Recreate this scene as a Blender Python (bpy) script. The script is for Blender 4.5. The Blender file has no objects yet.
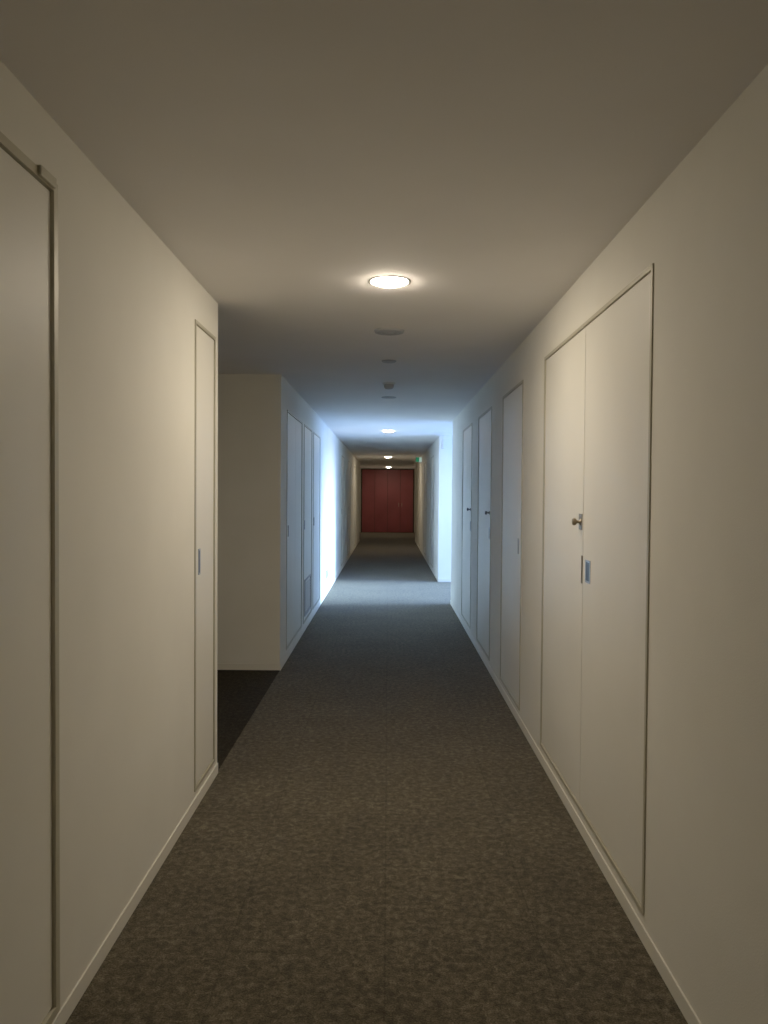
import bpy, bmesh, math
from mathutils import Matrix, Vector

sc = bpy.context.scene
EYE, CEIL = 1.45, 2.415
XL, XR = -0.875, 0.84
TH = 0.12

# ------------------------------------------------------------ materials
def new_mat(name):
    m = bpy.data.materials.new(name); m.use_nodes = True
    nt = m.node_tree
    return m, nt, nt.nodes["Principled BSDF"]

def simple(name, col, rough=0.6, metal=0.0, emit=None, strength=0):
    m, nt, b = new_mat(name)
    b.inputs["Base Color"].default_value = (*col, 1)
    b.inputs["Roughness"].default_value = rough
    b.inputs["Metallic"].default_value = metal
    if emit:
        b.inputs["Emission Color"].default_value = (*emit, 1)
        b.inputs["Emission Strength"].default_value = strength
    return m

def noisy(name, c1, c2, scale, rough=0.7, bump=0.0, bscale=None, detail=4):
    m, nt, b = new_mat(name)
    tc = nt.nodes.new("ShaderNodeTexCoord")
    n = nt.nodes.new("ShaderNodeTexNoise"); n.inputs["Scale"].default_value = scale
    n.inputs["Detail"].default_value = detail
    nt.links.new(tc.outputs["Object"], n.inputs["Vector"])
    r = nt.nodes.new("ShaderNodeValToRGB")
    r.color_ramp.elements[0].position = 0.35; r.color_ramp.elements[1].position = 0.65
    r.color_ramp.elements[0].color = (*c1, 1); r.color_ramp.elements[1].color = (*c2, 1)
    nt.links.new(n.outputs["Fac"], r.inputs["Fac"])
    nt.links.new(r.outputs["Color"], b.inputs["Base Color"])
    b.inputs["Roughness"].default_value = rough
    if bump:
        n2 = nt.nodes.new("ShaderNodeTexNoise"); n2.inputs["Scale"].default_value = bscale or scale
        n2.inputs["Detail"].default_value = 3
        nt.links.new(tc.outputs["Object"], n2.inputs["Vector"])
        bp = nt.nodes.new("ShaderNodeBump"); bp.inputs["Strength"].default_value = bump
        bp.inputs["Distance"].default_value = 0.002
        nt.links.new(n2.outputs["Fac"], bp.inputs["Height"])
        nt.links.new(bp.outputs["Normal"], b.inputs["Normal"])
    return m

M_wall = noisy("wallpaper_cream", (0.80,0.775,0.69), (0.83,0.805,0.72), 3, 0.75, 0.35, 260)
M_ceil = noisy("ceiling_paint", (0.84,0.81,0.79), (0.87,0.84,0.82), 2, 0.85, 0.2, 200)
M_door = noisy("door_cream_paint", (0.81,0.785,0.70), (0.84,0.815,0.73), 2, 0.5, 0.08, 150)
M_base = simple("baseboard_cream", (0.78,0.75,0.66), 0.6)
M_frame = simple("frame_painted_steel", (0.50,0.47,0.36), 0.45, 0.1)
M_gap = simple("shadow_gap_dark", (0.03,0.028,0.024), 0.9)
M_brass = simple("brass_satin", (0.28,0.23,0.16), 0.4, 0.7)
M_steel = simple("steel_satin", (0.42,0.44,0.48), 0.35, 0.9)
M_darkmetal = simple("dark_plate", (0.06,0.065,0.08), 0.4, 0.5)
M_white = simple("white_plastic", (0.75,0.74,0.71), 0.5)
M_grey = simple("grey_plastic", (0.42,0.42,0.42), 0.5)
M_lamp = simple("lamp_diffuser", (0.9,0.9,0.9), 0.4, 0, (1.0,0.845,0.635), 195)
M_lamp_dim = simple("lamp_diffuser_dim", (0.9,0.9,0.9), 0.4, 0, (1.0,0.83,0.60), 115)
M_green = simple("exit_sign_green", (0.02,0.25,0.12), 0.4, 0, (0.05,0.7,0.3), 0.12)
M_signw = simple("exit_sign_white", (0.6,0.7,0.65), 0.4, 0, (0.7,1.0,0.85), 0.3)
M_red = noisy("red_lacquer", (0.17,0.030,0.034), (0.21,0.038,0.043), 1.5, 0.55)
M_alu = simple("window_aluminium", (0.5,0.5,0.5), 0.4, 0.7)

def carpet(name, k=1.0):
    m, nt, b = new_mat(name)
    tc = nt.nodes.new("ShaderNodeTexCoord")
    n1 = nt.nodes.new("ShaderNodeTexNoise"); n1.inputs["Scale"].default_value = 36
    n1.inputs["Detail"].default_value = 5; n1.inputs["Roughness"].default_value = 0.72
    n1.inputs["Distortion"].default_value = 0.5
    n2 = nt.nodes.new("ShaderNodeTexNoise"); n2.inputs["Scale"].default_value = 200
    n2.inputs["Detail"].default_value = 2
    n3 = nt.nodes.new("ShaderNodeTexNoise"); n3.inputs["Scale"].default_value = 2.6
    for n in (n1, n2, n3): nt.links.new(tc.outputs["Object"], n.inputs["Vector"])
    r = nt.nodes.new("ShaderNodeValToRGB")
    e = r.color_ramp.elements
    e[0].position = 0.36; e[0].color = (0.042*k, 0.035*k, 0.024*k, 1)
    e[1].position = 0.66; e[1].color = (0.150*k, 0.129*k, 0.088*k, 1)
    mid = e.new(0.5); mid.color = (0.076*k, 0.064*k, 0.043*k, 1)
    nt.links.new(n1.outputs["Fac"], r.inputs["Fac"])
    def mul(a, fac_out, lo, hi):
        mr = nt.nodes.new("ShaderNodeMapRange")
        mr.inputs["From Min"].default_value = 0.3; mr.inputs["From Max"].default_value = 0.7
        mr.inputs["To Min"].default_value = lo; mr.inputs["To Max"].default_value = hi
        nt.links.new(fac_out, mr.inputs["Value"])
        v = nt.nodes.new("ShaderNodeVectorMath"); v.operation = 'SCALE'
        nt.links.new(a, v.inputs[0]); nt.links.new(mr.outputs["Result"], v.inputs["Scale"])
        return v.outputs["Vector"]
    o = mul(r.outputs["Color"], n2.outputs["Fac"], 0.5, 1.5)
    o = mul(o, n3.outputs["Fac"], 0.88, 1.12)
    br = nt.nodes.new("ShaderNodeTexBrick"); br.offset = 0.0
    br.inputs["Color1"].default_value = (1,1,1,1); br.inputs["Color2"].default_value = (0.93,0.93,0.93,1)
    br.inputs["Mortar"].default_value = (0.72,0.72,0.72,1)
    br.inputs["Scale"].default_value = 1.0; br.inputs["Mortar Size"].default_value = 0.003
    br.inputs["Brick Width"].default_value = 0.5; br.inputs["Row Height"].default_value = 0.5
    nt.links.new(tc.outputs["Object"], br.inputs["Vector"])
    vm = nt.nodes.new("ShaderNodeVectorMath"); vm.operation = 'MULTIPLY'
    nt.links.new(o, vm.inputs[0]); nt.links.new(br.outputs["Color"], vm.inputs[1])
    nt.links.new(vm.outputs["Vector"], b.inputs["Base Color"])
    b.inputs["Roughness"].default_value = 0.95
    b.inputs["Specular IOR Level"].default_value = 0.1
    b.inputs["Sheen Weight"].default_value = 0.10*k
    b.inputs["Sheen Roughness"].default_value = 0.5
    bp = nt.nodes.new("ShaderNodeBump"); bp.inputs["Strength"].default_value = 0.6
    bp.inputs["Distance"].default_value = 0.004
    nt.links.new(n2.outputs["Fac"], bp.inputs["Height"])
    nt.links.new(bp.outputs["Normal"], b.inputs["Normal"])
    return m
M_carpet = carpet("carpet_brown")
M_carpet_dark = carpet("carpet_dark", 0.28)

# ------------------------------------------------------------ helpers
def link(o, parent=None):
    sc.collection.objects.link(o)
    if parent: o.parent = parent
    return o

def boxes(name, bl, mat, bevel=0.0, parent=None):
    me = bpy.data.meshes.new(name); bm = bmesh.new()
    for (x0,x1,y0,y1,z0,z1) in bl:
        x0,x1 = sorted((x0,x1)); y0,y1 = sorted((y0,y1)); z0,z1 = sorted((z0,z1))
        v = [bm.verts.new(p) for p in ((x0,y0,z0),(x1,y0,z0),(x1,y1,z0),(x0,y1,z0),
                                       (x0,y0,z1),(x1,y0,z1),(x1,y1,z1),(x0,y1,z1))]
        for f in ((0,3,2,1),(4,5,6,7),(0,1,5,4),(1,2,6,5),(2,3,7,6),(3,0,4,7)):
            bm.faces.new([v[i] for i in f])
    bm.to_mesh(me); bm.free()
    me.materials.append(mat)
    o = link(bpy.data.objects.new(name, me), parent)
    if bevel:
        md = o.modifiers.new("bevel", 'BEVEL'); md.width = bevel; md.segments = 2
        md.limit_method = 'ANGLE'
    return o

def lathe(name, prof, loc, mat, axis='Z', parent=None, seg=40):
    me = bpy.data.meshes.new(name); bm = bmesh.new()
    rings = []
    for r, h in prof:
        if r < 1e-6: rings.append([bm.verts.new((0,0,h))])
        else: rings.append([bm.verts.new((r*math.cos(2*math.pi*i/seg), r*math.sin(2*math.pi*i/seg), h)) for i in range(seg)])
    for a, b in zip(rings, rings[1:]):
        for i in range(seg):
            j = (i+1) % seg
            q = [a[i % len(a)], a[j % len(a)], b[j % len(b)], b[i % len(b)]]
            u = []
            for v in q:
                if v not in u: u.append(v)
            if len(u) >= 3: bm.faces.new(u)
    bmesh.ops.recalc_face_normals(bm, faces=bm.faces)
    if axis == 'X': bm.transform(Matrix.Rotation(math.pi/2, 4, 'Y'))
    if axis == '-X': bm.transform(Matrix.Rotation(-math.pi/2, 4, 'Y'))
    for f in bm.faces: f.smooth = True
    bm.to_mesh(me); bm.free(); me.materials.append(mat)
    o = link(bpy.data.objects.new(name, me), parent); o.location = loc
    return o

def empty(name, loc=(0,0,0)):
    e = bpy.data.objects.new(name, None); e.empty_display_size = 0.1
    return link(e)

# ------------------------------------------------------------ doors data
R_near = [
 (2.50, 4.22, 0.09, 2.19, [3.36], 'double'),
 (4.89, 5.75, 0.09, 2.17, [], 'pull'),
 (6.36, 7.28, 0.09, 2.17, [], 'knob'),
 (7.85, 8.80, 0.09, 2.17, [], 'knob'),
 (-1.4, -0.4, 0.09, 2.19, [], 'knob'),
]
L_near = [
 (1.10, 2.05, 0.065, 2.25, [], 'closer'),
 (3.52, 3.93, 0.085, 2.23, [], 'pull_near'),
 (-2.6, -1.7, 0.065, 2.22, [], 'knob'),
]
L_far = [
 (6.72, 7.90, 0.09, 2.17, [7.36], 'pull'),
 (8.08, 8.92, 0.09, 2.17, [], 'louver'),
 (9.10, 9.98, 0.09, 2.17, [], 'pull'),
 (14.6, 15.5, 0.09, 2.17, [], 'pull'),
 (17.0, 17.9, 0.09, 2.17, [], 'pull'),
 (20.2, 21.1, 0.09, 2.17, [], 'pull'),
]
R_far = [
 (14.4, 15.3, 0.09, 2.17, [], 'pull'),
 (17.2, 18.1, 0.09, 2.17, [], 'pull'),
 (20.4, 21.3, 0.09, 2.17, [], 'pull'),
]

def wall(name, side, y0, y1, ops):
    n = -1 if side == 'R' else 1
    f = XR if side == 'R' else XL
    X = lambda d: f + n*d
    bl = []; cur = y0
    for o in sorted(ops):
        bl.append((X(0), X(-TH), cur, o[0], 0, CEIL))
        bl.append((X(0), X(-TH), o[0], o[1], 0, o[2]))
        bl.append((X(0), X(-TH), o[0], o[1], o[3], CEIL))
        bl.append((X(-0.10), X(-TH), o[0], o[1], o[2], o[3]))
        cur = o[1]
    bl.append((X(0), X(-TH), cur, y1, 0, CEIL))
    return boxes(name, bl, M_wall)

door_n = [0]
def door(side, o):
    y0, y1, z0, z1, splits, kind = o
    door_n[0] += 1
    n = -1 if side == 'R' else 1
    f = XR if side == 'R' else XL
    X = lambda d: f + n*d
    P = empty("door_%d" % door_n[0])
    fw = 0.024 if kind == 'closer' else 0.016
    e = 0.0006
    pr = 0.008 if kind == 'closer' else 0.005
    boxes("frame", [(X(pr), X(-0.07), y0+e, y0+fw, z0+e, z1-e), (X(pr), X(-0.07), y1-fw, y1-e, z0+e, z1-e),
                    (X(pr), X(-0.07), y0+fw, y1-fw, z1-fw, z1-e), (X(pr), X(-0.07), y0+fw, y1-fw, z0+e, z0+fw)], M_frame, 0, P)
    boxes("gap_backing", [(X(-0.060), X(-0.070), y0+fw, y1-fw, z0+fw, z1-fw)], M_gap, 0, P)
    g = 0.003
    ys = [y0+fw] + splits + [y1-fw]
    for i in range(len(ys)-1):
        a, b = ys[i]+g, ys[i+1]-g
        boxes("leaf_%d" % (i+1), [(X(-0.001), X(-0.045), a, b, z0+fw+g, z1-fw-g)], M_door, 0.0015, P)
    ax = '-X' if side == 'R' else 'X'
    def knob(y, z, mat=M_brass, s=1.0):
        lathe("knob", [(0,0),(0.024*s,0),(0.024*s,0.006*s),(0.010*s,0.010*s),(0.010*s,0.03*s),(0.022*s,0.036*s),(0.026*s,0.048*s),(0.022*s,0.06*s),(0,0.064*s)],
              (X(-0.001), y, z), mat, ax, P, 24)
    def plate(y, z, w=0.05, h=0.10, mat=M_steel):
        boxes("flush_pull_rim", [(X(0.002), X(-0.002), y-w/2, y-w/2+0.008, z-h/2, z+h/2),(X(0.002), X(-0.002), y+w/2-0.008, y+w/2, z-h/2, z+h/2),
                             (X(0.002), X(-0.002), y-w/2+0.008, y+w/2-0.008, z-h/2, z-h/2+0.008),(X(0.002), X(-0.002), y-w/2+0.008, y+w/2-0.008, z+h/2-0.008, z+h/2)], mat, 0, P)
        boxes("flush_pull_cup", [(X(0.0005), X(-0.002), y-w/2+0.008, y+w/2-0.008, z-h/2+0.008, z+h/2-0.008)], M_darkmetal, 0, P)
    if kind == 'double':
        knob(3.40, 1.335, M_brass, 0.62)
        boxes("lock_plate", [(X(0.002), X(-0.002), 3.375, 3.43, 1.30, 1.37)], M_brass, 0.001, P)
        plate(3.27, 1.13, 0.075, 0.095)
        boxes("edge_latch", [(X(0.003), X(-0.002), 3.364, 3.376, 1.07, 1.19)], M_brass, 0.001, P)
    elif kind == 'pull':
        plate(y0+0.12, 1.12, 0.05, 0.10, M_brass)
    elif kind == 'pull_near':
        plate(y0+0.09, 1.13, 0.035, 0.12, M_steel)
    elif kind == 'knob':
        knob(y0+0.10, 1.30, M_darkmetal, 0.62)
        plate(y0+0.10, 1.13, 0.05, 0.10, M_steel)
    elif kind == 'closer':
        boxes("top_pivot_cover", [(X(0.018), X(-0.001), y1-0.12, y1-0.03, z1-0.022, z1+0.004)], M_frame, 0.003, P)
        knob(y0+0.09, 1.0, M_steel)
    elif kind == 'louver':
        lb = []
        cy0, cy1, cz0, cz1 = y0+0.12, y1-0.12, 0.17, 0.52
        lb += [(X(0.008), X(-0.002), cy0, cy0+0.02, cz0, cz1), (X(0.008), X(-0.002), cy1-0.02, cy1, cz0, cz1),
               (X(0.008), X(-0.002), cy0, cy1, cz0-0.02, cz0), (X(0.008), X(-0.002), cy0, cy1, cz1, cz1+0.02)]
        z = cz0+0.01
        while z < cz1-0.01:
            lb.append((X(0.006), X(-0.002), cy0+0.02, cy1-0.02, z, z+0.012)); z += 0.03
        boxes("vent_louvers", lb, M_grey, 0, P)
        plate(y0+0.10, 1.12)

# ------------------------------------------------------------ shell
YB, YW, YE = -6.0, 24.0, 29.4
RY0, RY1 = 4.0, 6.35          # left side passage
AY0, AY1 = 10.3, 12.9         # window alcove
AX = 3.3                      # window plane

boxes("floor", [(-3.4, 3.6, YB-0.2, YE+0.2, -0.2, 0)], M_carpet)
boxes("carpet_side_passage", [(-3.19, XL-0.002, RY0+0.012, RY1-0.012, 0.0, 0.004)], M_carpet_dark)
boxes("ceiling", [(-3.4, 3.45, YB-0.2, YE+0.2, CEIL, CEIL+0.2)], M_ceil)

wall("wall_right", 'R', YB, AY0, R_near)
wall("wall_right_far", 'R', AY1, YW, R_far)
wall("wall_left", 'L', YB, RY0, L_near)
wall("wall_left_far", 'L', RY1, YW, L_far)
boxes("wall_back", [(XL-TH, XR+TH, YB-0.12, YB, 0, CEIL)], M_wall)
boxes("wall_passage_south", [(-3.2, XL-TH, RY0-0.12, RY0, 0, CEIL)], M_wall)
boxes("wall_passage_north", [(-3.2, XL-TH, RY1, RY1+0.12, 0, CEIL)], M_wall)
boxes("wall_passage_west", [(-3.32, -3.2, RY0-0.12, RY1+0.12, 0, CEIL)], M_wall)
boxes("wall_alcove_south", [(XR+TH, AX+0.1, AY0-0.12, AY0, 0, CEIL)], M_wall)
boxes("wall_alcove_north", [(XR+TH, AX+0.1, AY1, AY1+0.12, 0, CEIL)], M_wall)
boxes("wall_alcove_east", [(AX, AX+0.1, AY0, AY0+0.04, 0, CEIL), (AX, AX+0.1, AY1-0.04, AY1, 0, CEIL),
                      (AX, AX+0.1, AY0+0.04, AY1-0.04, 0, 0.08), (AX, AX+0.1, AY0+0.04, AY1-0.04, CEIL-0.03, CEIL)], M_wall)
W = empty("window_1")
wy0, wy1, wz0, wz1 = AY0+0.041, AY1-0.041, 0.081, CEIL-0.031
mid = (wy0+wy1)/2
boxes("window_frame", [(AX+0.02, AX+0.07, wy0, wy0+0.04, wz0, wz1), (AX+0.02, AX+0.07, wy1-0.04, wy1, wz0, wz1),
                       (AX+0.02, AX+0.07, wy0+0.04, wy1-0.04, wz0, wz0+0.05), (AX+0.02, AX+0.07, wy0+0.04, wy1-0.04, wz1-0.04, wz1),
                       (AX+0.02, AX+0.07, mid-0.02, mid+0.02, wz0+0.05, wz1-0.04)], M_alu, 0, W)
EL, ER = -1.15, 1.12
boxes("wall_lobby_left", [(EL-TH, EL, YW, YE, 0, CEIL), (EL-TH, XL-TH, YW-0.12, YW, 0, CEIL)], M_wall)
boxes("wall_lobby_right", [(ER, ER+TH, YW, YE, 0, CEIL), (XR+TH, ER+TH, YW-0.12, YW, 0, CEIL)], M_wall)
boxes("wall_end", [(EL-TH, ER+TH, YE, YE+0.12, 0, CEIL)], M_wall)
D = empty("red_panel_door")
xs = [-0.98, -0.50, -0.02, 0.46, 0.94]
boxes("panels", [(a+0.006, b-0.006, YE-0.05, YE-0.005, 0.012, 2.36) for a, b in zip(xs, xs[1:])], M_red, 0.003, D)
boxes("dark_surround", [(xs[0]-0.05, xs[0], YE-0.06, YE-0.001, 0.0, 2.40), (xs[-1], xs[-1]+0.05, YE-0.06, YE-0.001, 0.0, 2.40),
                        (xs[0], xs[-1], YE-0.06, YE-0.001, 2.365, 2.40), (xs[0], xs[-1], YE-0.004, YE-0.0005, 0.0, 2.365)], M_gap, 0, D)
for x in (0.40, 0.52):
    boxes("pull_handle", [(x-0.008, x+0.008, YE-0.07, YE-0.05, 0.98, 1.12)], M_brass, 0.003, D)

for o in R_near: door('R', o)
for o in L_near: door('L', o)
for o in L_far: door('L', o)
for o in R_far: door('R', o)

# baseboards
bh, bt = 0.055, 0.006
boxes("baseboard_right", [(XR-bt, XR, YB, AY0, 0, bh), (XR-bt, XR, AY1, YW, 0, bh), (XR, AX, AY1-bt, AY1, 0, bh), (XR, AX, AY0, AY0+bt, 0, bh)], M_base, 0.002)
boxes("baseboard_left", [(XL, XL+bt, YB, RY0, 0, bh), (XL, XL+bt, RY1-bt, YW, 0, bh)], M_base, 0.002)
boxes("baseboard_passage", [(-3.2, XL, RY1-bt, RY1, 0.0, bh), (-3.2, XL, RY0, RY0+bt, 0.0, bh)], M_base, 0.002)
boxes("baseboard_end", [(EL, EL+bt, YW, YE, 0, bh), (ER-bt, ER, YW, YE, 0, bh)], M_base, 0.002)

# ------------------------------------------------------------ ceiling fittings
def downlight(y, x=0.0, mat=None):
    P = empty("downlight")
    # thin flush trim with a shallow opal lens (spherical cap)
    lathe("trim_ring", [(0.0855,0.0),(0.094,0.0),(0.0935,-0.002),(0.0860,-0.002)], (x,y,CEIL), M_white, parent=P)
    R, H = 0.085, 0.020
    prof = [(R*(1-t), -0.001 - H*(1-(1-t)**2)) for t in [i/8 for i in range(9)]]
    prof[-1] = (0, prof[-1][1])
    lathe("diffuser_lens", prof, (x,y,CEIL), mat or M_lamp, parent=P)
downlight(-4.9, mat=M_lamp_dim)
downlight(3.57)
for y in (11.95, 20.3, 28.0):
    downlight(y, mat=M_lamp_dim)

lathe("ceiling_vent", [(0,-0.014),(0.03,-0.014),(0.035,-0.006),(0.042,-0.006),(0.046,-0.014),(0.056,-0.014),(0.061,-0.006),(0.066,-0.006),(0.07,-0.014),(0.085,-0.012),(0.09,0)], (0,4.63,CEIL), M_grey)
lathe("ceiling_speaker", [(0,-0.010),(0.045,-0.010),(0.052,-0.006),(0.055,0)], (0,5.68,CEIL), M_grey)
P = empty("smoke_detector")
lathe("base", [(0,-0.015),(0.055,-0.015),(0.058,0)], (0,6.8,CEIL), M_white, parent=P)
lathe("sensor_head", [(0,-0.055),(0.03,-0.052),(0.042,-0.038),(0.044,-0.015)], (0,6.8,CEIL), M_grey, parent=P)
lathe("ceiling_inspection_cap", [(0,-0.008),(0.07,-0.008),(0.075,0)], (0,7.8,CEIL), M_grey)

P = empty("exit_sign")
boxes("housing", [(XR-0.16, XR-0.001, 19.50, 19.54, 2.25, 2.38)], M_white, 0.003, P)
boxes("face_green", [(XR-0.15, XR-0.07, 19.493, 19.4995, 2.26, 2.37)], M_green, 0, P)
boxes("face_white", [(XR-0.07, XR-0.012, 19.493, 19.4995, 2.26, 2.37)], M_signw, 0, P)
P = empty("exit_sign")
boxes("housing", [(XR+0.03, XR+0.06, 12.60, 12.86, 2.20, 2.34)], M_white, 0.003, P)
boxes("hanger", [(XR+0.04, XR+0.05, 12.70, 12.76, 2.34, CEIL)], M_white, 0, P)

P = empty("wall_outlet")
boxes("cover", [(XL, XL+0.006, 11.12, 11.30, 0.23, 0.35)], M_darkmetal, 0.002, P)
boxes("socket", [(XL+0.006, XL+0.009, 11.17, 11.25, 0.26, 0.32)], M_gap, 0, P)

# ------------------------------------------------------------ daylight: blue sky + soft skylight direction through the window
w = bpy.data.worlds.new("World"); sc.world = w; w.use_nodes = True
bg = w.node_tree.nodes["Background"]
bg.inputs["Color"].default_value = (0.21, 0.44, 1.0, 1)
bg.inputs["Strength"].default_value = 11.0
pl = bpy.data.lights.new("window_portal", 'AREA'); pl.shape = 'RECTANGLE'
pl.size = CEIL-0.11; pl.size_y = AY1-AY0-0.08
pl.cycles.is_portal = True
po = link(bpy.data.objects.new("window_portal", pl), W)
po.location = (AX+0.11, (AY0+AY1)/2, CEIL/2+0.03)
po.rotation_euler = (0, math.radians(90), 0)
sl = bpy.data.lights.new("daylight", 'SUN'); sl.angle = math.radians(22)
sl.color = (0.46, 0.71, 1.0); sl.energy = 15.0
so = link(bpy.data.objects.new("daylight", sl))
so.location = (8, 11.6, 5)
EA = math.radians(13)
so.rotation_euler = Vector((-math.cos(EA), 0, -math.sin(EA))).to_track_quat('-Z', 'Y').to_euler()

# ------------------------------------------------------------ camera
cam = bpy.data.cameras.new("camera"); co = link(bpy.data.objects.new("camera", cam))
cam.sensor_fit = 'HORIZONTAL'; cam.sensor_width = 36; cam.lens = 780/768*36
cam.clip_start = 0.02
pitch = math.atan(18/780); yaw = math.atan(4/780)
R = Matrix.Rotation(yaw, 4, 'Z') @ Matrix.Rotation(math.pi/2 - pitch, 4, 'X') @ Matrix.Rotation(math.radians(0.4), 4, 'Z')
co.matrix_world = Matrix.Translation((0, 0, EYE)) @ R
sc.camera = co
sc.view_settings.view_transform = 'Standard'
sc.view_settings.look = 'None'
sc.view_settings.exposure = 0
sc.view_settings.gamma = 1.22
